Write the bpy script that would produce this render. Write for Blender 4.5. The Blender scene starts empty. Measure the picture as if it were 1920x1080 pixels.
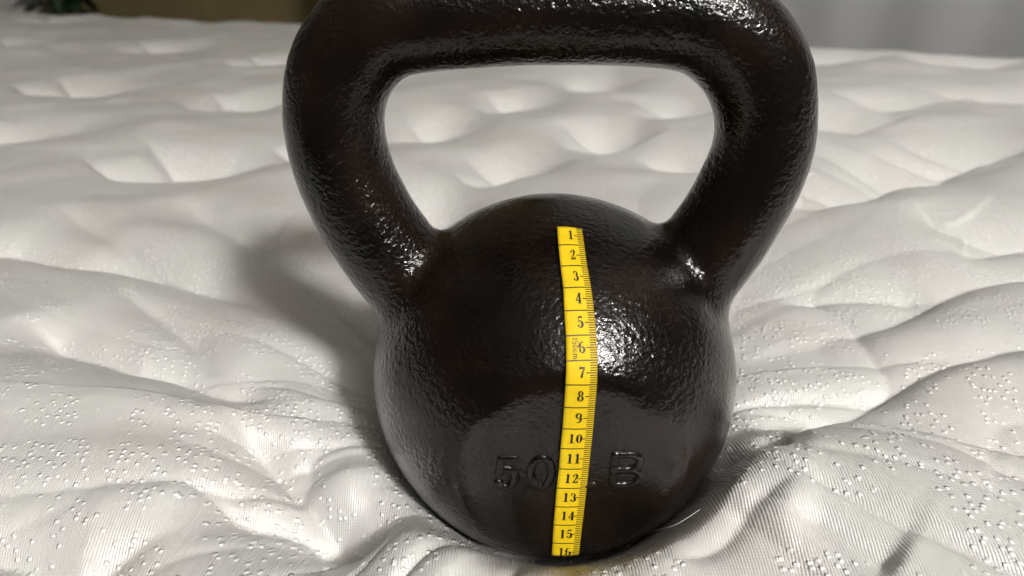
import bpy, math
import numpy as np
from mathutils import Vector

S = 0.01                      # everything below is laid out in centimetres
scene = bpy.context.scene

# ------------------------------------------------------------------ camera
cam_d = bpy.data.cameras.new("camera")
cam = bpy.data.objects.new("camera", cam_d)
scene.collection.objects.link(cam)
cam.location = (-1.86*S, -26.67*S, 17.56*S)
cam.rotation_euler = (math.radians(90-26.5), 0, 0)
cam_d.sensor_width = 36.0
cam_d.lens = 24.0
cam_d.clip_start = 0.01
cam_d.clip_end = 50
cam_d.dof.use_dof = True
cam_d.dof.focus_distance = 0.268
cam_d.dof.aperture_fstop = 9.0
scene.camera = cam

# ------------------------------------------------------------------ room light
world = bpy.data.worlds.new("World")
scene.world = world
world.use_nodes = True
bg = world.node_tree.nodes["Background"]
bg.inputs[0].default_value = (1.0, 0.90, 0.78, 1)
bg.inputs[1].default_value = 0.055
LAZ, LEL = math.radians(32), math.radians(38)
LDIR = Vector((math.sin(LAZ)*math.cos(LEL), -math.cos(LAZ)*math.cos(LEL), math.sin(LEL)))
lamp_d = bpy.data.lights.new("ceiling_lamp_light", 'POINT')
lamp_d.shadow_soft_size = 0.25
lamp_d.energy = 695
lamp_d.color = (1.0, 0.982, 0.95)
lamp = bpy.data.objects.new("ceiling_lamp_light", lamp_d)
scene.collection.objects.link(lamp)
lamp.location = LDIR*4.3

scene.view_settings.view_transform = 'Standard'
scene.view_settings.look = 'None'
scene.view_settings.exposure = 0.0
scene.view_settings.gamma = 1.0
scene.render.engine = 'CYCLES'
scene.cycles.max_bounces = 8

# ------------------------------------------------------------------ helpers
def link(o, parent=None):
    scene.collection.objects.link(o)
    if parent is not None:
        o.parent = parent
    return o

def mesh_obj(name, verts, faces, mat, parent=None, smooth=True, normals=None):
    me = bpy.data.meshes.new(name)
    verts = np.asarray(verts, dtype=np.float32)*S
    if isinstance(faces, np.ndarray):
        nf, k = faces.shape
        me.vertices.add(len(verts)); me.vertices.foreach_set("co", verts.ravel())
        me.loops.add(nf*k); me.loops.foreach_set("vertex_index", faces.ravel().astype(np.int32))
        me.polygons.add(nf)
        me.polygons.foreach_set("loop_start", np.arange(0, nf*k, k, dtype=np.int32))
        me.polygons.foreach_set("loop_total", np.full(nf, k, dtype=np.int32))
        me.update(calc_edges=True); me.validate()
    else:
        me.from_pydata([tuple(v) for v in verts.tolist()], [], faces); me.update()
    if smooth:
        me.polygons.foreach_set("use_smooth", np.ones(len(me.polygons), dtype=bool))
    if normals is not None:
        me.normals_split_custom_set_from_vertices([tuple(n) for n in np.asarray(normals).tolist()])
    if mat: me.materials.append(mat)
    return link(bpy.data.objects.new(name, me), parent)

def thing(name, label, cat, loc=(0, 0, 0)):
    o = bpy.data.objects.new(name, None)
    o.empty_display_size = 0.02
    o.location = loc
    o["label"] = label; o["category"] = cat
    return link(o)

def hash2(ix, iy, seed):
    h = (ix.astype(np.int64)*374761393 + iy.astype(np.int64)*668265263 + seed*2147483647) & 0xffffffff
    h = ((h ^ (h >> 13))*1274126177) & 0xffffffff
    return ((h ^ (h >> 16)) & 0xffff)/65535.0*2-1

def noise2(x, y, seed=0):
    ix = np.floor(x); iy = np.floor(y); fx = x-ix; fy = y-iy
    ux = fx*fx*fx*(fx*(fx*6-15)+10); uy = fy*fy*fy*(fy*(fy*6-15)+10)
    a = hash2(ix, iy, seed); b = hash2(ix+1, iy, seed); c = hash2(ix, iy+1, seed); d = hash2(ix+1, iy+1, seed)
    return (a*(1-ux)+b*ux)*(1-uy)+(c*(1-ux)+d*ux)*uy

class NT:
    def __init__(self, name):
        self.m = bpy.data.materials.new(name); self.m.use_nodes = True
        self.t = self.m.node_tree; self.p = self.t.nodes["Principled BSDF"]
    def n(self, typ, **kw):
        nd = self.t.nodes.new(typ)
        for k, v in kw.items():
            if k.startswith("i_"):
                key = k[2:]; key = int(key) if key.isdigit() else key.replace("_", " ")
                self.put(nd.inputs[key], v)
            else: setattr(nd, k, v)
        return nd
    def put(self, sock, v):
        if hasattr(v, "is_output"): self.t.links.new(v, sock)
        else: sock.default_value = v
    def math(self, op, a, b=None, c=None, clamp=False):
        nd = self.t.nodes.new("ShaderNodeMath"); nd.operation = op; nd.use_clamp = clamp
        for i, v in enumerate((a, b, c)):
            if v is not None: self.put(nd.inputs[i], v)
        return nd.outputs[0]
    def smooth(self, v, a, b, lo=0.0, hi=1.0):
        nd = self.n("ShaderNodeMapRange", interpolation_type='SMOOTHSTEP')
        self.put(nd.inputs[0], v)
        for i, q in enumerate((a, b, lo, hi)): nd.inputs[i+1].default_value = q
        return nd.outputs[0]
    def noise(self, vec, scale, detail=2, rough=.5, dist=0.0):
        nd = self.n("ShaderNodeTexNoise", i_Scale=scale, i_Detail=detail, i_Roughness=rough, i_Distortion=dist)
        self.put(nd.inputs["Vector"], vec); return nd.outputs["Fac"]
    def bump(self, h, strength, dist, normal=None):
        nd = self.n("ShaderNodeBump", i_Strength=strength, i_Distance=dist)
        self.put(nd.inputs["Height"], h)
        if normal is not None: self.put(nd.inputs["Normal"], normal)
        return nd.outputs[0]
    def ramp(self, f, stops):
        nd = self.n("ShaderNodeValToRGB"); self.put(nd.inputs[0], f)
        el = nd.color_ramp.elements
        while len(el) < len(stops): el.new(0.5)
        for e, (p, c) in zip(el, stops): e.position = p; e.color = (*c, 1)
        return nd.outputs[0]

def flat_mat(name, col, rough=.6, spec=.5, scale=60, var=.12):
    k = NT(name); tc = k.n("ShaderNodeTexCoord").outputs["Object"]
    f = k.noise(tc, scale, 4)
    lo = tuple(c*(1-var) for c in col); hi = tuple(min(1, c*(1+var)) for c in col)
    k.put(k.p.inputs["Base Color"], k.ramp(f, [(.3, lo), (.7, hi)]))
    k.p.inputs["Roughness"].default_value = rough
    k.p.inputs["Specular IOR Level"].default_value = spec
    return k.m

# ------------------------------------------------------------------ materials
def make_iron(name, strength):
    k = NT(name)
    tc = k.n("ShaderNodeTexCoord").outputs["Object"]
    # orange-peel paint over rough casting: lumps of 2-4 mm, finer grain on top
    w = k.n("ShaderNodeTexNoise", i_Scale=140, i_Detail=1.0); k.put(w.inputs["Vector"], tc)
    wv = k.n("ShaderNodeVectorMath", operation='MULTIPLY_ADD')
    k.put(wv.inputs[0], w.outputs["Color"]); wv.inputs[1].default_value = (.0035,)*3; k.put(wv.inputs[2], tc)
    v = k.n("ShaderNodeTexVoronoi", feature='SMOOTH_F1', i_Scale=480, i_Smoothness=.7)
    k.put(v.inputs["Vector"], wv.outputs[0])
    n1 = k.noise(tc, 420, 3, .55, .3)
    n2 = k.noise(tc, 1300, 2, .5)
    reg = k.smooth(k.noise(tc, 22, 2), .35, .65, .35, 1.0)
    h = k.math('MULTIPLY', k.math('ADD', k.math('MULTIPLY', v.outputs["Distance"], .34), k.math('MULTIPLY', n1, 1.0)), reg)
    h = k.math('ADD', h, k.math('MULTIPLY', n2, .16))
    b = k.bump(h, strength, .0016)
    tint = k.noise(tc, 30, 3)
    k.put(k.p.inputs["Base Color"], k.ramp(tint, [(.34, (.0015, .0011, .0009)), (.66, (.0085, .0043, .0025))]))
    k.p.inputs["Roughness"].default_value = .42
    k.p.inputs["Specular IOR Level"].default_value = .06
    k.p.inputs["Coat Weight"].default_value = 1.0
    k.p.inputs["Coat IOR"].default_value = 1.41
    rr = k.noise(tc, 90, 3)
    k.put(k.p.inputs["Coat Roughness"], k.smooth(rr, .3, .7, .07, .15))
    k.put(k.p.inputs["Normal"], b); k.put(k.p.inputs["Coat Normal"], b)
    return k.m

def make_fabric():
    k = NT("white_knit_ticking")
    tc = k.n("ShaderNodeTexCoord").outputs["Object"]
    sep = k.n("ShaderNodeSeparateXYZ"); k.put(sep.inputs[0], tc)
    wob = k.math('MULTIPLY', k.math('SUBTRACT', k.noise(tc, 9, 2), .5), .010)
    x = k.math('ADD', sep.outputs[0], wob)
    wob2 = k.math('MULTIPLY', k.math('SUBTRACT', k.noise(tc, 7, 2), .5), .012)
    y = k.math('ADD', k.math('ADD', sep.outputs[1], wob2), k.math('MULTIPLY', sep.outputs[2], .6))
    rib = k.math('SINE', k.math('MULTIPLY', x, 2*math.pi/.00105))
    crs = k.math('SINE', k.math('MULTIPLY', y, 2*math.pi/.0014))
    knit = k.math('ADD', k.math('MULTIPLY', rib, .5), k.math('MULTIPLY', crs, .14))
    # raised pearl stitches in drifting clusters
    flat = k.n("ShaderNodeCombineXYZ"); k.put(flat.inputs[0], x); k.put(flat.inputs[1], y)
    v = k.n("ShaderNodeTexVoronoi", feature='F1', i_Scale=250, i_Randomness=1.0, voronoi_dimensions='2D')
    k.put(v.inputs["Vector"], flat.outputs[0])
    dot = k.smooth(v.outputs["Distance"], .06, .34, 1.0, 0.0)
    cs = k.n("ShaderNodeSeparateColor"); k.put(cs.inputs[0], v.outputs["Color"])
    keep = k.math('GREATER_THAN', cs.outputs[0], .38)
    nz = k.n("ShaderNodeTexNoise", noise_dimensions='2D', i_Scale=17, i_Detail=2.5, i_Distortion=1.4)
    k.put(nz.inputs["Vector"], v.outputs["Position"])
    mask = k.smooth(nz.outputs["Fac"], .43, .49)
    pearl = k.math('MULTIPLY', k.math('MULTIPLY', dot, keep), mask)
    fade = k.smooth(sep.outputs[1], .10, .75, 1.0, .35)       # knit too fine to resolve further back
    n1 = k.bump(k.math('MULTIPLY', knit, fade), .5, .00033)
    n2 = k.bump(pearl, 1.0, .00055, n1)
    n3 = k.bump(k.noise(tc, 45, 4, .6), .25, .004, n2)
    col = k.ramp(k.math('ADD', k.math('MULTIPLY', rib, .15), k.math('ADD', k.math('MULTIPLY', crs, .06), .5)),
                 [(0.2, (.56, .552, .54)), (.8, (.68, .672, .66))])
    tn = k.n("ShaderNodeMix", data_type='RGBA', blend_type='MULTIPLY'); tn.inputs[0].default_value = 1.0
    k.put(tn.inputs[6], col); k.put(tn.inputs[7], k.ramp(k.noise(tc, 11, 3), [(.35, (1.0, .965, .955)), (.5, (1, 1, 1)), (.65, (.965, 1.0, .975))]))
    col = tn.outputs[2]
    mix = k.n("ShaderNodeMix", data_type='RGBA'); k.put(mix.inputs[0], pearl); k.put(mix.inputs[6], col)
    mix.inputs[7].default_value = (.95, .94, .92, 1)
    k.put(k.p.inputs["Base Color"], mix.outputs[2])
    k.put(k.p.inputs["Roughness"], k.math('SUBTRACT', .36, k.math('MULTIPLY', pearl, .16)))
    k.p.inputs["Specular IOR Level"].default_value = .95
    k.put(k.p.inputs["Normal"], n3)
    return k.m

M_iron = make_iron("glossy_black_paint", .44)
M_face = make_iron("smoother_black_paint", .27)
M_fabric = make_fabric()
M_yellow = flat_mat("yellow_vinyl", (.72, .50, .012), .6, .15, 150, .09)
M_ink = flat_mat("black_print", (.012, .010, .006), .5, .3, 800, .2)
M_thread = flat_mat("white_thread", (.62, .60, .56), .8)

# ------------------------------------------------------------------ mattress surface
R = 8.14
EDGE_P = np.array([0.0, 151.0]); EDGE_N = np.array([.370, .929])
#BASE_BEGIN
def base_height(x, y):
    r = np.hypot(x, y*np.where(y < 0, .93, 1.0))
    rc = 6.1 + .85*(x/np.maximum(r, .1))**2*np.where(y < 3, 1.0, .6)
    zc = -np.sqrt(8.14**2 - rc*rc)
    zt = -.9
    z = zt + (zc-zt)*(.44*np.exp(-np.maximum(r-rc, 0)/3.3) + .56*np.exp(-np.maximum(r-rc, 0)/12.0))
    under = -np.sqrt(np.maximum(8.14**2 - r*r, 0)) - .06
    z = z + 1.35*np.exp(-((r-9.1)/2.0)**2)*np.clip(-y/np.maximum(r, .1)+.12, 0, 1)
    z = np.where(r < rc, np.maximum(under, -7.42), z)
    return z
#BASE_END
CREASES = [
[[[-46.57, 18.28], [-38.33, 18.41], [-36.95, 18.44], [-32.56, 16.93], [-29.0, 16.6], [-26.47, 15.83], [-24.17, 14.84], [-21.31, 13.57], [-17.74, 10.89], [-14.94, 8.18]], 1.8900000000000001, 1.54, 2.21, [0.15, 0.3]],
[[[-29.97, 7.21], [-26.56, 5.54], [-23.17, 4.33], [-21.95, 3.74], [-19.22, 3.34], [-17.01, 2.39], [-15.51, 2.04], [-13.59, 1.47], [-11.62, 1.28]], 1.8900000000000001, 1.3299999999999998, 1.87, [0.2, 0.25]],
[[[-27.64, 12.49], [-21.3, 7.69], [-18.65, 5.13], [-16.07, 2.52]], 1.05, 0.9799999999999999, 1.7, [0.4, 0.4]],
[[[-16.03, -0.17], [-13.13, -2.1], [-11.11, -3.97], [-8.99, -5.69], [-7.62, -6.57], [-6.44, -6.83]], 1.6800000000000002, 1.0499999999999998, 1.53, [0.3, 0.3]],
[[[-15.7, -4.94], [-13.58, -5.54], [-12.58, -5.92], [-10.6, -5.76], [-7.3, -6.63], [-5.59, -7.04]], 1.6800000000000002, 1.19, 1.7, [0.25, 0.2]],
[[[-24.78, -8.3], [-20.42, -8.51], [-18.61, -9.16], [-17.33, -9.71], [-16.79, -8.95], [-16.05, -8.24], [-15.14, -7.57], [-14.23, -6.91]], 1.6800000000000002, 1.19, 2.04, [0.15, 0.35]],
[[[-39.11, 26.04], [-31.81, 20.4], [-26.84, 16.52], [-23.86, 14.69]], 1.05, 1.26, 2.04, [0.3, 0.4]],
[[[-30.41, 28.88], [-23.87, 22.3], [-19.56, 18.95], [-16.79, 20.08]], 1.05, 1.4, 2.38, [0.35, 0.35]],
[[[21.45, 33.51], [22.68, 30.91], [27.24, 29.51], [33.22, 34.75], [40.78, 40.05], [46.93, 44.33]], 1.4300000000000002, 2.6599999999999997, 1.2800000000000002, [0.25, 0.3]],
[[[20.66, 27.15], [21.58, 25.62], [27.62, 29.22], [33.38, 34.09]], 0.9099999999999999, 1.9, 1.1199999999999999, [0.25, 0.35]],
[[[30.96, 27.51], [31.42, 25.31], [31.74, 22.58], [36.37, 21.03], [44.43, 20.2]], 1.4300000000000002, 2.6599999999999997, 1.2000000000000002, [0.3, 0.15]],
[[[29.22, 21.02], [30.34, 19.12], [30.72, 17.84], [36.02, 20.51], [45.81, 21.87]], 1.04, 1.9, 1.04, [0.35, 0.15]],
[[[13.39, 9.02], [16.15, 10.46], [19.13, 11.03], [22.78, 11.08], [24.89, 10.94]], 0.78, 1.52, 0.96, [0.3, 0.2]],
[[[13.39, 5.41], [14.91, 5.65], [17.42, 6.33], [19.79, 7.58], [21.68, 8.92], [24.89, 10.94], [28.02, 12.7], [31.9, 14.32], [40.19, 15.04]], 1.1700000000000002, 1.9, 0.96, [0.3, 0.15]],
[[[8.34, -0.86], [10.91, -0.68], [13.98, -0.22], [16.73, 1.13], [20.52, 2.8], [23.49, 4.15], [25.6, 4.82], [31.91, 4.93]], 1.04, 1.615, 0.8, [0.15, 0.2]],
[[[8.05, -3.82], [9.59, -3.56], [10.38, -2.87], [12.28, -1.55], [13.97, -0.26]], 0.78, 1.2349999999999999, 0.6400000000000001, [0.25, 0.25]],
[[[6.8, -3.1], [8.14, -3.74], [9.59, -3.56], [10.73, -3.32]], 0.78, 1.14, 0.6400000000000001, [0.2, 0.4]],
[[[12.78, -2.78], [13.91, -2.61], [15.87, -2.42], [17.79, -2.82], [20.25, -3.24], [24.93, -3.61]], 1.04, 1.615, 0.8800000000000001, [0.3, 0.15]],
[[[15.47, -4.59], [16.58, -4.77], [17.61, -5.16], [18.41, -6.03], [22.46, -6.65]], 0.78, 1.4249999999999998, 0.96, [0.4, 0.15]],
[[[3.66, -9.27], [4.67, -9.01], [5.96, -8.45], [6.79, -7.66], [8.33, -6.83], [9.6, -6.29]], 0.78, 1.2349999999999999, 0.8, [0.25, 0.35]],
[[[7.99, -7.87], [9.24, -8.4], [10.47, -9.65], [11.25, -10.44]], 0.65, 1.3299999999999998, 0.8, [0.35, 0.15]]]
TACKS = [(-10.6, 56.1, 7.0, 1.4), (-0.7, 69.9, 7.0, 1.4), (11.4, 84.0, 7.0, 1.4), (9.5, 53.1, 7.0, 1.4), (20.9, 65.5, 7.0, 1.4), (-1.8, 39.9, 7.0, 1.4), (16.4, 41.9, 7.0, 1.4), (-9.3, 26.9, 7.0, 1.4), (53.2, 72.5, 7.0, 1.4), (39.8, 60.5, 7.0, 1.4), (48.1, 47.5, 7.0, 1.4), (36.9, 38.4, 7.0, 1.4), (69.4, 73.3, 7.0, 1.4), (81.7, 104.5, 7.0, 1.4), (60.4, 110.8, 7.0, 1.4), (-73.3, 121.7, 7.0, 1.4), (-65.8, 78.4, 7.0, 1.4), (-45.0, 104.5, 7.0, 1.4), (-38.7, 70.2, 7.0, 1.4), (-110.2, 132.5, 7.0, 1.4), (-33.3, 40.3, 7.0, 1.4), (-58.4, 50.1, 7.0, 1.4), (-132.0, 185.6, 7.0, 1.4), (-91.6, 174.6, 7.0, 1.4), (-28.6, 105.8, 7.0, 1.4), (-20.9, 49.1, 7.0, 1.4), (39.7, 88.0, 7.0, 1.4), (-16.7, -4.1, 5, -0.9), (7.8, -6.6, 4.5, -1.2), (5.6, -5.1, 2.4, -0.2), (13.6, -6.5, 6, -1.0), (-23.3, 1.8, 6, -0.8)]
TUFTS = [(-10.6, 56.1, 2.95, 4.8, 3.4, 0.8), (-0.7, 69.9, 3.39, 4.8, 3.4, 0.8), (11.4, 84.0, 3.67, 4.8, 3.4, 0.8), (9.5, 53.1, 3.19, 4.8, 3.4, 0.8), (20.9, 65.5, 3.54, 4.8, 3.4, 0.8), (-1.8, 39.9, 2.95, 4.8, 3.4, 0.8), (16.4, 41.9, 3.28, 4.8, 3.4, 0.8), (-9.3, 26.9, 2.56, 4.8, 3.4, 0.8), (53.2, 72.5, 6.3, 4.8, 3.4, 0.8), (39.8, 60.5, 5.4, 4.8, 3.4, 0.8), (48.1, 47.5, 6.01, 4.8, 3.4, 0.8), (36.9, 38.4, 5.13, 4.8, 3.4, 0.8), (69.4, 73.3, 6.81, 4.8, 3.4, 0.8), (81.7, 104.5, 6.87, 4.8, 3.4, 0.8), (60.4, 110.8, 6.67, 4.8, 3.4, 0.8), (-73.3, 121.7, 6.06, 4.8, 3.4, 0.8), (-65.8, 78.4, 5.46, 4.8, 3.4, 0.8), (-45.0, 104.5, 5.09, 4.8, 3.4, 0.8), (-38.7, 70.2, 4.88, 4.8, 3.4, 0.8), (-110.2, 132.5, 7.54, 4.8, 3.4, 0.8), (-33.3, 40.3, 5.95, 4.8, 3.4, 0.8), (-58.4, 50.1, 5.21, 4.8, 3.4, 0.8), (-132.0, 185.6, 8.52, 4.8, 3.4, 0.8), (-91.6, 174.6, 7.55, 4.8, 3.4, 0.8), (-28.6, 105.8, 5.32, 4.8, 3.4, 0.8), (-20.9, 49.1, 3.91, 4.8, 3.4, 0.8), (39.7, 88.0, 5.41, 4.8, 3.4, 0.8)]

def catmull(P, step):
    P = np.asarray(P, float); out = []
    Q = np.vstack([2*P[0]-P[1], P, 2*P[-1]-P[-2]])
    for i in range(1, len(Q)-2):
        n = max(2, int(np.linalg.norm(Q[i+1]-Q[i])/step))
        t = np.linspace(0, 1, n, endpoint=False)[:, None]
        p0, p1, p2, p3 = Q[i-1], Q[i], Q[i+1], Q[i+2]
        out.append(.5*((2*p1)+(-p0+p2)*t+(2*p0-5*p1+4*p2-p3)*t*t+(-p0+3*p1-3*p2+p3)*t**3))
    out.append(P[-1:])
    return np.vstack(out)

def axis(lo, hi, n, c, w):
    # samples dense around c (width w), sparser outwards
    t = np.linspace(np.arcsinh((lo-c)/w), np.arcsinh((hi-c)/w), n)
    return c + w*np.sinh(t)

GX = axis(-250, 190, 1020, 0, 34)
GY = axis(-17, 262, 760, -9, 24)
XX, YY = np.meshgrid(GX, GY)
ZZ = base_height(XX, YY)
RR = np.hypot(XX, YY); TT = np.arctan2(YY, XX)
near = np.clip((RR-7.3)/4, 0, 1)
# broad unevenness of the padding and fine drags towards the weight
ZZ += near*(.55*noise2(XX/14+3.3, YY/14+1.7, 5) + .22*noise2(XX/5.0, YY/5.0, 6))
drag = np.exp(-np.maximum(RR-8, 0)/16)
ZZ += near*drag*(.60*noise2(TT*4.5+RR*.02, np.log(RR+1)*1.6, 7) + .20*noise2(TT*10.0+.7*np.log(RR+1), np.log(RR+1)*2.2, 8))
# taut radial creases pulled in by the weight, with sharp bottoms
for fq, fr, am, wd, sd_ in ((3.2, 1.1, .62, .16, 51), (6.5, 1.6, .24, .2, 52)):
    nn = noise2(TT*fq+.5*np.log(RR+1)+9, np.log(RR+1)*fr+.15*XX/10, sd_)
    ZZ -= near*np.exp(-np.maximum(RR-9, 0)/15)*am*np.exp(-np.abs(nn)/wd)
def add_crease(P, A, wf, wn, fade, ax=1.0):
    P = catmull(P, max(.6, .006*abs(P[0][1])+.5))
    m = 6*max(wf, wn)
    i0, i1 = np.searchsorted(GX, [P[:, 0].min()-m, P[:, 0].max()+m])
    j0, j1 = np.searchsorted(GY, [P[:, 1].min()-m, P[:, 1].max()+m])
    if i1-i0 < 2 or j1-j0 < 2: return
    x = XX[j0:j1, i0:i1]; y = YY[j0:j1, i0:i1]
    P = P*np.array([ax, 1.0]); x = x*ax
    best = np.full(x.shape, 1e9); sg = np.zeros(x.shape); tt = np.zeros(x.shape)
    L = np.r_[0, np.cumsum(np.hypot(*np.diff(P, axis=0).T))]
    for a, b, la, lb in zip(P[:-1], P[1:], L[:-1], L[1:]):
        d = b-a; ll = d@d
        if ll < 1e-9: continue
        t = np.clip(((x-a[0])*d[0]+(y-a[1])*d[1])/ll, 0, 1)
        ex = x-a[0]-t*d[0]; ey = y-a[1]-t*d[1]
        q = ex*ex+ey*ey
        u = q < best
        best = np.where(u, q, best); tt = np.where(u, (la+t*(lb-la))/L[-1], tt)
        sg = np.where(u, (d[0]*ey-d[1]*ex)/np.sqrt(ll*np.maximum(q, 1e-12)), sg)
    s = np.sqrt(best)
    f0, f1 = fade
    am = np.clip(tt/max(f0, 1e-3), 0, 1) * np.clip((1-tt)/max(f1, 1e-3), 0, 1)
    am = am*am*(3-2*am)
    far = np.exp(-(np.sqrt(s*s+(.05*wf)**2)-.05*wf)/wf)
    nr = np.exp(-(np.sqrt(s*s+(.08*wn)**2)-.08*wn)/wn)
    ZZ[j0:j1, i0:i1] -= A*am*(nr+(far-nr)*(.5+.5*np.sin(np.clip(sg, -1, 1)*math.pi/2)))*np.clip((RR[j0:j1, i0:i1]-6.3)/2.5, 0, 1)
for c in CREASES:
    add_crease(*c)
def tack(px, py, la, A, wf, wn, rot, bow):
    """short stitched tack that pinches the padding: long slope behind it, short one in front"""
    m = 3.2*la+3*wf
    i0, i1 = np.searchsorted(GX, [px-m, px+m]); j0, j1 = np.searchsorted(GY, [py-m, py+m])
    dx = XX[j0:j1, i0:i1]-px; dy = YY[j0:j1, i0:i1]-py
    c, s = math.cos(rot), math.sin(rot)
    a = dx*c+dy*s; b = -dx*s+dy*c - bow*la*(np.sqrt(1+(a/la)**2)-1)
    b = b + .25*noise2(a/2.3+px, b/4.0, 77)
    am = np.exp(-(a/la)**2*np.where(a > 0, .75, 1.1))
    e = .10*wn
    far = np.exp(-(np.sqrt(b*b+e*e)-e)/wf); nr = np.exp(-(np.sqrt(b*b+e*e)-e)/wn)
    ZZ[j0:j1, i0:i1] -= A*am*np.where(b > 0, far, nr)*np.clip((RR[j0:j1, i0:i1]-7)/4, 0, 1)
for px, py, la, A, wf, wn in TUFTS:
    tack(px, py, la, A, wf, wn, -.22, .8)
    tack(px-.70*la, py-1.25*wf, la*.72, A*.72, wf*.60, wn*.8, -.02, .9)
# soft pillows between the stitched tacks
for px, py, pr, pa in TACKS:
    i0, i1 = np.searchsorted(GX, [px-3*pr, px+3*pr]); j0, j1 = np.searchsorted(GY, [py-3*pr, py+3*pr])
    q = ((XX[j0:j1, i0:i1]-px)**2+(YY[j0:j1, i0:i1]-py)**2)/pr**2
    ZZ[j0:j1, i0:i1] -= pa*np.exp(-q)*np.clip((RR[j0:j1, i0:i1]-6.4)/3, 0, 1)
sd = (XX-EDGE_P[0])*EDGE_N[0] + (YY-EDGE_P[1])*EDGE_N[1]
e = np.clip((sd+5)/5, 0, 1)
ZZ -= 5*(1-np.sqrt(np.maximum(1-e*e, 0)))
ZZ -= np.clip(sd, 0, 2)/2*22
ny, nx = XX.shape
keepv = sd < 8
idx = np.arange(nx*ny).reshape(ny, nx)
faces = np.stack([idx[:-1, :-1], idx[:-1, 1:], idx[1:, 1:], idx[1:, :-1]], -1).reshape(-1, 4)
kf = (sd[:-1, :-1] < 6).ravel()
faces = faces[kf]
used = np.zeros(nx*ny, bool); used[faces.ravel()] = True
remap = np.cumsum(used)-1
V = np.stack([XX, YY, ZZ], -1).reshape(-1, 3)[used]
mattress = mesh_obj("mattress", V, remap[faces].astype(np.int32), M_fabric)
mattress["label"] = "white quilted mattress with pearl stitched knit cover dented under the heavy black weight"
mattress["category"] = "mattress"

# ------------------------------------------------------------------ kettlebell
HP = [(-4.4,2.0,2.1),(-5.4,3.6,2.1),(-6.75,5.5,2.08),(-7.95,7.7,2.0),(-8.65,9.8,1.95),(-8.75,11.8,1.93),(-8.15,13.6,1.95),(-6.7,14.95,1.95),
      (-4.4,15.35,1.92),(0,15.55,1.92),(4,15.4,1.92),(5.9,14.8,1.95),(7.3,13.45,1.95),(7.95,11.7,1.9),(8.0,10.0,1.95),(7.35,7.9,2.0),(6.3,5.8,2.08),(5.1,3.8,2.1),(4.2,2.0,2.1)]
HC = catmull(np.array(HP), .45)
FACE_N = np.array([math.sin(math.radians(2.0)), -math.cos(math.radians(2.0)), 0.0]); FACE_N /= np.linalg.norm(FACE_N)
FACE_D = 6.97

def smax(a, b, k):
    h = np.clip(.5-.5*(b-a)/k, 0, 1); return b*(1-h)+a*h+k*h*(1-h)
def smin(a, b, k): return -smax(-a, -b, k)

def sdf_handle(P):
    out = np.full(len(P), 1e9)
    q = P[:, [0, 2]]; y2 = P[:, 1]**2
    for a, b in zip(HC[:-1], HC[1:]):
        d = b[:2]-a[:2]; t = np.clip(((q-a[:2])@d)/(d@d), 0, 1)
        e = q-a[:2]-t[:, None]*d
        out = np.minimum(out, np.sqrt((e*e).sum(1)+y2)-(a[2]+t*(b[2]-a[2])))
    return out
def sdf_ball(P):
    return smax(np.linalg.norm(P, axis=1)-R, P@FACE_N-FACE_D, .26)
def sdf(P):
    d = smin(sdf_ball(P), sdf_handle(P), .8)
    return smax(d, -7.3-P[:, 2], .5)
def grad(P, h=.03):
    g = np.empty_like(P)
    for i in range(3):
        o = np.zeros(3); o[i] = h
        g[:, i] = (sdf(P+o)-sdf(P-o))/(2*h)
    return g

def surface_nets(lo, hi, st):
    ax = [np.arange(l, h+st, st) for l, h in zip(lo, hi)]
    G = np.stack(np.meshgrid(*ax, indexing='ij'), -1); sh = G.shape[:3]
    F = np.concatenate([sdf(c) for c in np.array_split(G.reshape(-1, 3), 24)]).reshape(sh)
    cs = tuple(s-1 for s in sh)
    cor = [(i, j, k) for i in (0, 1) for j in (0, 1) for k in (0, 1)]
    sub = lambda c: F[c[0]:c[0]+cs[0], c[1]:c[1]+cs[1], c[2]:c[2]+cs[2]]
    acc = np.zeros(cs+(3,)); cnt = np.zeros(cs)
    for a in cor:
        for b in cor:
            if sum(b)-sum(a) == 1 and all(q >= p for p, q in zip(a, b)):
                fa, fb = sub(a), sub(b); m = (fa < 0) != (fb < 0)
                t = np.where(m, fa/np.where(m, fa-fb, 1), 0)[..., None]
                acc += np.where(m[..., None], np.array(a)+t*(np.array(b)-np.array(a)), 0); cnt += m
    act = cnt > 0
    vid = -np.ones(cs, int); vid[act] = np.arange(act.sum())
    ijk = np.argwhere(act)
    V = np.array(lo)+st*(ijk+acc[act]/cnt[act][:, None])
    quads = []
    for a in range(3):
        b, c = (a+1) % 3, (a+2) % 3
        s0 = [slice(None)]*3; s1 = [slice(None)]*3
        s0[a] = slice(0, -1); s1[a] = slice(1, None)
        ins = F < 0
        f0 = ins[tuple(s0)]; f1 = ins[tuple(s1)]
        for flip, m in ((False, f0 & ~f1), (True, ~f0 & f1)):
            p = np.argwhere(m)
            p = p[(p[:, b] > 0) & (p[:, c] > 0)]
            def g(db, dc):
                q = p.copy(); q[:, b] += db; q[:, c] += dc
                return vid[q[:, 0], q[:, 1], q[:, 2]]
            qd = np.stack([g(-1, -1), g(0, -1), g(0, 0), g(-1, 0)], 1)
            quads.append(qd[:, ::-1] if flip else qd)
    return V, np.vstack(quads)

V, Q = surface_nets((-12, -9.2, -8), (11, 9.2, 18.4), .24)
for _ in range(3):
    g = grad(V); f = sdf(V)
    V = V - (f/np.maximum((g*g).sum(1), .2))[:, None]*g
N = grad(V); N /= np.linalg.norm(N, axis=1, keepdims=True)
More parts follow.
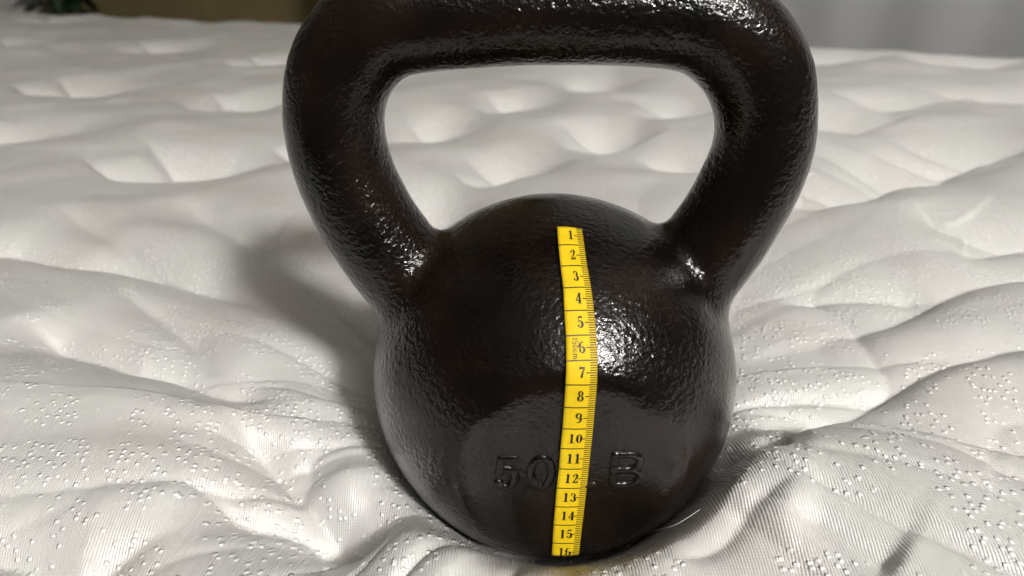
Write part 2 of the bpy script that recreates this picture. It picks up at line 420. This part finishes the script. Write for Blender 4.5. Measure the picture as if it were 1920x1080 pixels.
# slow undulation of the casting
lump = .012*(noise2(V[:, 0]/1.3+V[:, 1]*.6, V[:, 2]/1.3-V[:, 1]*.5, 11)+.6*noise2(V[:, 0]/.7+V[:, 1]*.9, V[:, 2]/.7+V[:, 1]*.8, 12))
V = V + N*lump[:, None]
# vertex normals of the moved surface
fn = np.cross(V[Q[:, 2]]-V[Q[:, 0]], V[Q[:, 3]]-V[Q[:, 1]])
VN = np.zeros_like(V)
for i in range(4): np.add.at(VN, Q[:, i], fn)
VN /= np.maximum(np.linalg.norm(VN, axis=1, keepdims=True), 1e-9)
C = V[Q].mean(1)
is_handle = sdf_handle(C)+.25 < sdf_ball(C)
on_face = (~is_handle) & (C@FACE_N > FACE_D-.10)
bell = thing("kettlebell", "glossy black cast iron kettlebell with wide handle sunk into the mattress", "kettlebell", (0, 0, -7.3*S))
def part(name, sel):
    u, inv = np.unique(Q[sel], return_inverse=True)
    o = mesh_obj(name, V[u]-np.array([0, 0, -7.3]), inv.reshape(-1, 4), M_face if name == "weight_face" else M_iron, bell, True, VN[u])
    return o
part("ball", ~is_handle & ~on_face)
part("handle", is_handle)
part("weight_face", on_face)

# raised weight mark on the flat face
FU = np.array([-FACE_N[1], FACE_N[0], 0.0]); FV = np.array([0, 0, 1.0])
def arc(cx, cy, rx, ry, a0, a1, n=14):
    a = np.radians(np.linspace(a0, a1, n)); return [(cx+rx*math.cos(t), cy+ry*math.sin(t)) for t in a]
LET = {  # strokes in a box of width 1.0, height 1.55
 "5": [[(.92, 1.5), (.22, 1.5), (.12, .82)]+arc(.48, .50, .46, .46, 140, -150)],
 "0": [arc(.5, .775, .42, .74, 0, 360, 28)],
 "L": [[(.12, 1.5), (.12, .05), (.92, .05)]],
 "B": [[(.12, .05), (.12, 1.5), (.55, 1.5)]+arc(.55, 1.15, .36, .35, 90, -90)+[(.12, .80)],
       [(.55, .80)]+arc(.55, .425, .42, .375, 90, -90)+[(.12, .05)]],
}
def face_letter(ch, name, u0, v0, w, h, lab):
    sx, sy = w/1.0, h/1.55; rad = .17
    gx = np.arange(u0-.4, u0+w+.4, .028); gy = np.arange(v0-.4, v0+h+.4, .028)
    U, W = np.meshgrid(gx, gy); D = np.full(U.shape, 1e9)
    for st in LET[ch]:
        st = [(u0+p*sx, v0+q*sy) for p, q in st]
        for a, b in zip(st[:-1], st[1:]):
            a = np.array(a); d = np.array(b)-a
            t = np.clip(((U-a[0])*d[0]+(W-a[1])*d[1])/max(d@d, 1e-9), 0, 1)
            D = np.minimum(D, np.hypot(U-a[0]-t*d[0], W-a[1]-t*d[1]))
    D = D + .012*noise2(U*3, W*3, 21)
    q = D/rad
    H = .13*np.sqrt(np.maximum(1-q*q, 0)+.002) + np.where(q > 1, -.05*np.clip((q-1)*4, 0, 1), 0) + .03*np.exp(-(q-1)**2*40)*0
    H = np.where(q > 1.0, .0045-.12*np.clip((q-1.0)*1.2, 0, .5), H)
    P = FACE_N*(FACE_D-.02)+U[..., None]*FU+W[..., None]*FV+H[..., None]*FACE_N
    n0, n1 = U.shape; idx = np.arange(n0*n1).reshape(n0, n1)
    F = np.stack([idx[:-1, :-1], idx[:-1, 1:], idx[1:, 1:], idx[1:, :-1]], -1).reshape(-1, 4)
    near = (np.maximum.reduce([D[:-1, :-1], D[1:, 1:], D[:-1, 1:], D[1:, :-1]]) < rad*1.5).ravel()
    F = F[near]; u, inv = np.unique(F, return_inverse=True)
    o = mesh_obj(name, P.reshape(-1, 3)[u]-np.array([0, 0, -7.3]), inv.reshape(-1, 4), M_face, bell)
    if lab: o["label"] = lab
LX = [(-2.668, -0.605, 0.726, 1.443), (-1.481, -0.644, 0.932, 1.444), (0.093, -0.616, 0.937, 1.421), (1.555, -0.663, 1.189, 1.548)]
for ch, nm, (u0, v0, w, h) in zip("50LB", ("raised_numeral", "raised_numeral", "raised_letter", "raised_letter"), LX):
    face_letter(ch, nm, u0, v0, w, h, "raised cast %s of the weight mark" % ch)

# ------------------------------------------------------------------ tape measure lying down the front of the bell
TAPE = np.array([[-0.135, 8.019, 0.823, 7.899], [-0.128, 7.667, 0.842, 7.579], [-0.093, 7.218, 0.887, 7.149], [-0.032, 6.718, 0.97, 6.657], [-0.022, 6.161, 1.031, 6.095], [0.011, 5.519, 1.081, 5.461], [0.015, 4.839, 1.095, 4.778], [-0.012, 4.093, 1.078, 4.016], [-0.038, 3.175, 1.059, 3.095], [-0.064, 2.246, 1.042, 2.16], [-0.102, 1.357, 1.012, 1.267], [-0.131, 0.414, 0.982, 0.319], [-0.183, -0.509, 0.948, -0.609], [-0.217, -1.436, 0.912, -1.54], [-0.252, -2.366, 0.873, -2.475], [-0.268, -3.327, 0.833, -3.44], [-0.279, -4.063, 0.812, -4.229]])          # per half-centimetre line: left x, left z, right x, right z on the bell's front
def on_bell(x, z, off):
    P = np.stack([x, np.full_like(x, -9.5), z], 1)
    for _ in range(60):
        P[:, 1] += np.maximum(sdf(P)-off, -.2)*.9
        P[:, 1] = np.minimum(P[:, 1], 0.0)
    return P
def dens(col, n=8):
    k = np.arange(len(col)); tq = np.linspace(0, len(col)-1, (len(col)-1)*n+1)
    return catmull(np.stack([k.astype(float), col], 1), 1/n*.999)[:, 1] if False else np.interp(tq, k, col), tq
v_lines = np.array([0.55, 1.5, 2.5, 3.5, 4.5, 5.5, 6.5, 7.5, 8.5, 9.5, 10.5, 11.5, 12.5, 13.5, 14.5, 15.5, 16.25])
def smooth_interp(vq, col):
    P = np.stack([v_lines, col], 1); D = catmull(P, .1); return np.interp(vq, D[:, 0], D[:, 1])
vq = np.linspace(v_lines[0], v_lines[-1], 150)
lx, lz, rx, rz = (smooth_interp(vq, TAPE[:, i]) for i in range(4))
Lp = on_bell(lx, lz, .19); Rp = on_bell(rx, rz, .10)
def sm(a, n=6):
    b = a.copy()
    for _ in range(n): b[1:-1] = .25*b[:-2]+.5*b[1:-1]+.25*b[2:]
    return b
Lp[:, 1] = sm(Lp[:, 1]); Rp[:, 1] = sm(Rp[:, 1])
def tape_point(u, v, off=0.0):
    u = np.asarray(u, float); v = np.asarray(v, float)
    def at(P, w): return np.stack([np.interp(w, vq, P[:, i]) for i in range(3)], -1)
    A = at(Lp, v); B = at(Rp, v)
    A2 = at(Lp, v+.08); B2 = at(Rp, v+.08); A1 = at(Lp, v-.08); B1 = at(Rp, v-.08)
    uu = u[..., None]
    p = A*(1-uu)+B*uu
    n = np.cross(B-A, (A2+B2)-(A1+B1)); n /= np.maximum(np.linalg.norm(n, axis=-1, keepdims=True), 1e-9)
    n = np.where((n[..., 1:2] > 0), -n, n)
    p = p + n*(.035*4*uu*(1-uu))
    return p+n*off
tape = thing("tape_measure", "yellow sewing tape measure with black centimetre numbers hanging down the front of the kettlebell", "tape measure",
             tuple(np.array(tape_point(.5, 15.9))*S))
T0 = np.array(tape.location)/S
def tape_mesh(name, verts, faces, mat, lab=None, smooth=False):
    o = mesh_obj(name, np.asarray(verts)-T0, faces, mat, tape, smooth)
    if lab: o["label"] = lab
    return o
nu = 9; us = np.linspace(0, 1, nu)
UU, VVt = np.meshgrid(us, vq)
top = tape_point(UU, VVt, 0.0); bot = tape_point(UU, VVt, -.03)
g = np.arange(len(vq)*nu).reshape(len(vq), nu); off = len(vq)*nu
fs = []
for i in range(len(vq)-1):
    for j in range(nu-1):
        a, b, c, d = g[i, j], g[i, j+1], g[i+1, j+1], g[i+1, j]
        fs.append((a, d, c, b)); fs.append((a+off, b+off, c+off, d+off))
def ring(r):
    for a, b in zip(r[:-1], r[1:]): fs.append((a, b, b+off, a+off))
ring(list(g[0])); ring(list(g[:, -1])); ring(list(g[-1][::-1])); ring(list(g[::-1, 0]))
tape_mesh("tape_strip", np.vstack([top.reshape(-1, 3), bot.reshape(-1, 3)]), [tuple(int(q) for q in f) for f in fs], M_yellow, None, True)

def bars(name, items, lab=None):
    """items: (u0, u1, v, thickness)"""
    vs, fc = [], []
    for u0, u1, v, th in items:
        if v-th < vq[0] or v+th > vq[-1]: continue
        n = 4; uu = np.linspace(u0, u1, n); b = len(vs)
        a = tape_point(uu, np.full(n, v-th/2), .008); c = tape_point(uu, np.full(n, v+th/2), .008)
        vs += list(a)+list(c)
        for i in range(n-1): fc.append((b+i, b+n+i, b+n+i+1, b+i+1))
    return tape_mesh(name, vs, fc, M_ink, lab)
ticks = []
for n in range(0, 17):
    for m in range(10):
        v = n+m/10
        if v < .55 or v > 16.3 or m == 5 or m == 0: continue
        ticks.append((.765, .995, v, .043))
    if n >= 1: ticks.append((.64, .995, n, .046))
bars("millimetre_ticks", ticks, "black millimetre ticks along the right edge")
bars("centimetre_lines", [(0.0, 1.0, n+.5, .05) for n in range(1, 16)], "thin black lines across the tape between numbers")

TW = 1.2   # tape width in cm
DIG = {  # strokes with a width per point, box 0.56 x 1.0 (x right, y up)
 "1": [([(.30, 1), (.30, 0)], [.17, .17]), ([(.10, .86), (.30, .97)], [.05, .10]), ([(.08, .02), (.52, .02)], [.05, .05])],
 "2": [([(.12, .74)]+arc(.28, .74, .17, .22, 160, -10, 8)+[(.30, .36), (.08, .08)], [.16, .10, .07, .07, .09, .13, .16, .17, .16, .09, .06]), ([(.07, .06), (.48, .08), (.52, .28)], [.12, .16, .05]), ([(.12, .73), (.13, .68)], [.15, .12])],
 "3": [(arc(.26, .75, .17, .21, 165, -80, 9), [.15, .12, .07, .06, .08, .13, .17, .14, .08]), (arc(.26, .28, .20, .25, 85, -165, 10), [.07, .11, .16, .19, .19, .14, .09, .07, .09, .15]), ([(.12, .74), (.13, .68)], [.14, .10]), ([(.10, .26), (.11, .2)], [.15, .12])],
 "4": [([(.38, 1), (.38, .03)], [.17, .17]), ([(.36, .97), (.04, .30)], [.05, .06]), ([(.03, .28), (.55, .28)], [.07, .07]), ([(.22, .02), (.54, .02)], [.05, .05])],
 "5": [([(.12, .93), (.46, .95)], [.13, .16]), ([(.12, .97), (.12, .50)], [.05, .05]), (arc(.26, .32, .20, .29, 125, -165, 11), [.05, .07, .11, .16, .19, .19, .15, .10, .07, .08, .15]), ([(.10, .27), (.11, .2)], [.15, .12])],
 "6": [(arc(.30, .50, .22, .47, 60, 180, 8), [.10, .06, .06, .08, .12, .15, .18, .19]), (arc(.30, .28, .20, .26, 180, -180, 18), [.17, .12, .07, .05, .05, .08, .13, .16, .17, .17, .15, .12, .08, .06, .06, .09, .14, .17])],
 "7": [([(.06, .92), (.30, .90), (.52, .94)], [.16, .15, .10]), ([(.50, .92), (.34, .50), (.24, .03)], [.06, .13, .18]), ([(.07, .98), (.07, .76)], [.05, .04])],
 "8": [(arc(.28, .75, .16, .21, 0, 360, 18), [.15, .13, .09, .06, .06, .08, .12, .15, .15, .15, .13, .09, .06, .06, .08, .11, .14, .15]), (arc(.28, .27, .20, .25, 0, 360, 18), [.17, .15, .10, .06, .06, .08, .13, .16, .17, .17, .14, .10, .06, .06, .08, .13, .16, .17])],
 "9": [(arc(.26, .72, .20, .26, 0, 360, 18), [.17, .15, .10, .06, .06, .08, .13, .16, .17, .17, .14, .10, .06, .06, .08, .13, .16, .17]), (arc(.26, .50, .22, .47, 0, -120, 8), [.19, .18, .15, .12, .08, .06, .06, .12])],
 "0": [(arc(.28, .5, .18, .47, 0, 360, 24), [.19, .18, .15, .11, .07, .05, .05, .07, .11, .15, .18, .19, .19, .18, .15, .11, .07, .05, .05, .07, .11, .15, .18, .19])],
}
SANS = {
 "1": [([(.12, .78), (.30, .97), (.30, 0)], .10)], "5": [([(.50, .95), (.14, .95), (.10, .50)]+arc(.28, .30, .22, .28, 125, -160, 12), .10)],
 "0": [(arc(.28, .5, .20, .46, 0, 360, 20), .10)], "c": [(arc(.28, .32, .20, .30, 45, 315, 14), .10)],
 "m": [([(.06, 0), (.06, .66)], .10), ([(.06, .45)]+arc(.22, .45, .15, .18, 160, 0, 7)+[(.37, 0)], .10), ([(.37, .45)]+arc(.53, .45, .15, .18, 160, 0, 7)+[(.68, 0)], .10)],
}
def stroke_mesh(strokes, fn, lift0):
    vs, fc = [], []
    for si, (pts, ws) in enumerate(strokes):
        P = np.array(pts, float); W = np.full(len(P), ws) if np.isscalar(ws) else np.interp(np.linspace(0, 1, len(P)), np.linspace(0, 1, len(ws)), ws)
        tn = np.gradient(P, axis=0); tn /= np.maximum(np.linalg.norm(tn, axis=1, keepdims=True), 1e-9)
        nn = np.stack([-tn[:, 1], tn[:, 0]], 1)
        W = W*1.12+.012; A = P+nn*W[:, None]/2; B = P-nn*W[:, None]/2; b = len(vs); n = len(P)
        vs += list(fn(A, lift0+si*.003)); vs += list(fn(B, lift0+si*.003))
        for i in range(n-1): fc.append((b+i, b+n+i, b+n+i+1, b+i+1))
    return vs, fc
def put_number(txt, v):
    h = .46; sp = .30
    total = sp*len(txt)
    for i, ch in enumerate(txt):
        uc = (.52 if len(txt) == 1 else .47)*TW - total/2 + i*sp
        def fn(A, lift): return tape_point((uc+A[:, 0]*h*.95)/TW, v-.02+h/2-A[:, 1]*h, lift)
        if v+h/2 > vq[-1]: continue
        yield stroke_mesh(DIG[ch], fn, .008)
for n in range(1, 17):
    vs, fc = [], []
    for a, b in put_number(str(n), n):
        fc += [tuple(q+len(vs) for q in f) for f in b]; vs += a
    if vs: tape_mesh("printed_number", vs, fc, M_ink, "printed black number %d" % n)
vs, fc = [], []
pos = 0.0
for ch in "150cm":
    h = .22
    def fn(A, lift, pos=pos): return tape_point((.20*TW+A[:, 1]*h)/TW, 5.56+pos+A[:, 0]*h*1.25, lift)
    a, b = stroke_mesh(SANS[ch], fn, .008)
    fc += [tuple(q+len(vs) for q in f) for f in b]; vs += a
    pos += h*1.25*(.64 if ch != "1" else .52)
tape_mesh("printed_length", vs, fc, M_ink, "small sideways print reading 150cm")

# ------------------------------------------------------------------ loose thread by the bell's foot
def tube(name, pts, rad, mat, parent=None, n=6):
    P = catmull(np.array(pts, float), .15); tn = np.gradient(P, axis=0); tn /= np.linalg.norm(tn, axis=1, keepdims=True)
    a = np.cross(tn, [0, 0, 1.0]); a /= np.maximum(np.linalg.norm(a, axis=1, keepdims=True), 1e-9); b = np.cross(tn, a)
    ang = np.linspace(0, 2*math.pi, n, endpoint=False)
    V = (P[:, None]+rad*(np.cos(ang)[None, :, None]*a[:, None]+np.sin(ang)[None, :, None]*b[:, None])).reshape(-1, 3)
    F = []
    for i in range(len(P)-1):
        for j in range(n): F.append((i*n+j, i*n+(j+1) % n, (i+1)*n+(j+1) % n, (i+1)*n+j))
    F.append(tuple(range(n))[::-1]); F.append(tuple((len(P)-1)*n+j for j in range(n)))
    return mesh_obj(name, V, F, mat, parent)
def ground(x, y):
    i = np.clip(np.searchsorted(GX, x), 1, nx-1); j = np.clip(np.searchsorted(GY, y), 1, ny-1)
    return float(max(ZZ[j, i], ZZ[j-1, i-1], ZZ[j-1, i], ZZ[j, i-1]))
th = tube("loose_thread", [(x, y, ground(x, y)+dz) for x, y, dz in [(2.79, -6.41, 0.08), (3.52, -5.07, 0.14), (3.93, -6.02, 0.16), (4.58, -6.82, 0.18), (5.51, -6.58, 0.14)]], .014, M_thread)
th["label"] = "loose white thread curling on the mattress at the right foot of the kettlebell"; th["category"] = "thread"
th2 = tube("thread_end", [(x, y, ground(x, y)+dz) for x, y, dz in [(9.28, 2.07, 0.0), (9.5, 2.11, 0.15), (9.72, 2.15, 0.4)]], .03, M_thread)
th2["label"] = "tiny white thread end poking up beside the right flank of the ball"; th2["category"] = "thread"

# ------------------------------------------------------------------ room behind the bed
ED = np.array([EDGE_N[1], -EDGE_N[0]])
def bed(t, s, z=0.0):
    p = EDGE_P+ED*t+EDGE_N*s; return (p[0], p[1], z)
def bed_box(name, t0, t1, s0, s1, z0, z1, mat, parent=None):
    vs = [bed(t, s, z) for z in (z0, z1) for t, s in ((t0, s0), (t1, s0), (t1, s1), (t0, s1))]
    return mesh_obj(name, vs, [(0, 3, 2, 1), (4, 5, 6, 7), (0, 1, 5, 4), (1, 2, 6, 5), (2, 3, 7, 6), (3, 0, 4, 7)], mat, parent, False)
M_wall = flat_mat("olive_wall_paint", (.17, .135, .066), .8, .2, 8, .10)
M_floor = flat_mat("dark_floor", (.10, .08, .06), .6, .3, 12, .2)
M_white = flat_mat("pale_panel_paint", (.52, .52, .50), .5, .4, 10, .05)
fl = mesh_obj("floor", [(-500, -120, -70), (400, -120, -70), (400, 500, -70), (-500, 500, -70)], [(0, 1, 2, 3)], M_floor, None, False)
fl["kind"] = "structure"
M_ceil = flat_mat("white_ceiling_paint", (.74, .71, .66), .9, .2, 5, .03)
cl = mesh_obj("ceiling", [(-450, -430, 295), (-450, 470, 295), (400, 470, 295), (400, -430, 295)], [(0, 1, 2, 3)], M_ceil, None, False)
cl["kind"] = "structure"
wl = bed_box("wall", -420, 300, 90, 100, -70, 190, M_wall); wl["kind"] = "structure"

def cloth_mat(name, c0, c1, period):
    k = NT(name); tc = k.n("ShaderNodeTexCoord").outputs["Object"]
    sep = k.n("ShaderNodeSeparateXYZ"); k.put(sep.inputs[0], tc)
    a = k.math('SINE', k.math('MULTIPLY', k.math('ADD', sep.outputs[0], sep.outputs[1]), 2*math.pi/period))
    b = k.math('SINE', k.math('MULTIPLY', sep.outputs[2], 2*math.pi/period))
    f = k.math('ADD', k.math('MULTIPLY', k.math('MULTIPLY', a, b), .35), k.math('ADD', k.math('MULTIPLY', k.noise(tc, 14, 3), .3), .35))
    k.put(k.p.inputs["Base Color"], k.ramp(f, [(.2, c0), (.8, c1)]))
    k.p.inputs["Roughness"].default_value = .85; k.p.inputs["Sheen Weight"].default_value = .1
    k.put(k.p.inputs["Normal"], k.bump(f, .3, .002))
    return k.m
def curtain(name, t0, t1, s, z0, z1, amp, wl_, mat, seed, label, cat):
    n = int((t1-t0)/.7); m = 14
    t = np.linspace(t0, t1, n); z = np.linspace(z0, z1, m)
    T, Z = np.meshgrid(t, z)
    ph = T/wl_*2*math.pi+1.6*noise2(T/(2*wl_), Z/60, seed)
    D = amp*(np.sin(ph)+.5*noise2(T/(.7*wl_), Z/50, seed+1))
    vs = np.stack([EDGE_P[0]+ED[0]*T+EDGE_N[0]*(s+D), EDGE_P[1]+ED[1]*T+EDGE_N[1]*(s+D), Z], -1).reshape(-1, 3)
    idx = np.arange(n*m).reshape(m, n)
    F = np.stack([idx[:-1, :-1], idx[:-1, 1:], idx[1:, 1:], idx[1:, :-1]], -1).reshape(-1, 4)
    o = mesh_obj(name, vs, F, mat)
    md = o.modifiers.new("thickness", 'SOLIDIFY'); md.thickness = .003
    o["label"] = label; o["category"] = cat
    return o
M_curt = cloth_mat("grey_curtain_cloth", (.225, .227, .228), (.27, .272, .273), .006)
M_knit = cloth_mat("dark_grey_woven", (.02, .021, .022), (.15, .15, .15), .022)
curtain("curtain", 5, 230, 16, -65, 150, .65, 19, M_curt, 31, "light grey curtain hanging in soft folds beyond the right end of the mattress", "curtain")
pn = bed_box("wall_panel", -370, -210, 30, 36, -70, 160, M_white)
pn["label"] = "pale grey painted panel standing at the far left beyond the mattress"; pn["category"] = "panel"
curtain("throw", -62, -44, 22, -60, 60, .8, 6, M_knit, 41, "dark grey woven throw hanging behind the left shoulder of the handle", "throw")
M_leaf = flat_mat("dark_leaf", (.007, .020, .006), .4, .5, 30, .4)
M_pot = flat_mat("terracotta", (.25, .10, .05), .8)
M_stem = flat_mat("stem", (.06, .10, .03), .6)
b0 = bed(-192, 26, -70)
plant = thing("potted_plant", "dark green broad leaved plant behind the far left end of the mattress", "plant", tuple(q*S for q in b0))
def lathe(name, prof, mat, parent, n=24):
    vs = [(r*math.cos(2*math.pi*j/n), r*math.sin(2*math.pi*j/n), z) for r, z in prof for j in range(n)]
    F = [(i*n+j, i*n+(j+1) % n, (i+1)*n+(j+1) % n, (i+1)*n+j) for i in range(len(prof)-1) for j in range(n)]
    F += [tuple(range(n))[::-1]]
    return mesh_obj(name, vs, F, mat, parent)
lathe("pot", [(9, 0), (12, 24), (13, 24), (13, 27), (11.5, 27), (11, 22), (0.1, 22)], M_pot, plant)
def leaf(tip_dir, root, ln, wd, droop):
    t = np.linspace(0, 1, 12); w = wd*np.sin(math.pi*t**.8)**.9*.5; w[-1] = .02
    d = np.array(tip_dir, float); d /= np.linalg.norm(d); side = np.cross(d, [0, 0, 1.0]); side /= np.linalg.norm(side)
    vs, F = [], []
    for i, (a, b) in enumerate(zip(t, w)):
        c = np.array(root)+d*ln*a+np.array([0, 0, -droop*a*a])
        for q, up in ((-1, .12), (0, 0), (1, .12)): vs.append(c+side*b*q+np.array([0, 0, up*b]))
    for i in range(11):
        for j in range(2): F.append((i*3+j, i*3+j+1, i*3+4+j, i*3+3+j))
    o = mesh_obj("leaf", vs, F, M_leaf, plant)
    md = o.modifiers.new("thickness", 'SOLIDIFY'); md.thickness = .0012
rng = np.random.default_rng(4)
for i in range(44):
    a = rng.uniform(0, 2*math.pi); zr = rng.uniform(56, 92)
    root = (2*math.cos(a), 2*math.sin(a), zr)
    leaf((math.cos(a), math.sin(a), rng.uniform(-.1, .8)), root, rng.uniform(12, 19), rng.uniform(7, 10), rng.uniform(4, 12))
for a in (0.3, 2.2, 4.4):
    tube("stem", [(1.2*math.cos(a), 1.2*math.sin(a), 20), (2*math.cos(a), 2*math.sin(a), 60), (1.5*math.cos(a+.5), 1.5*math.sin(a+.5), 102)], .6, M_stem, plant)
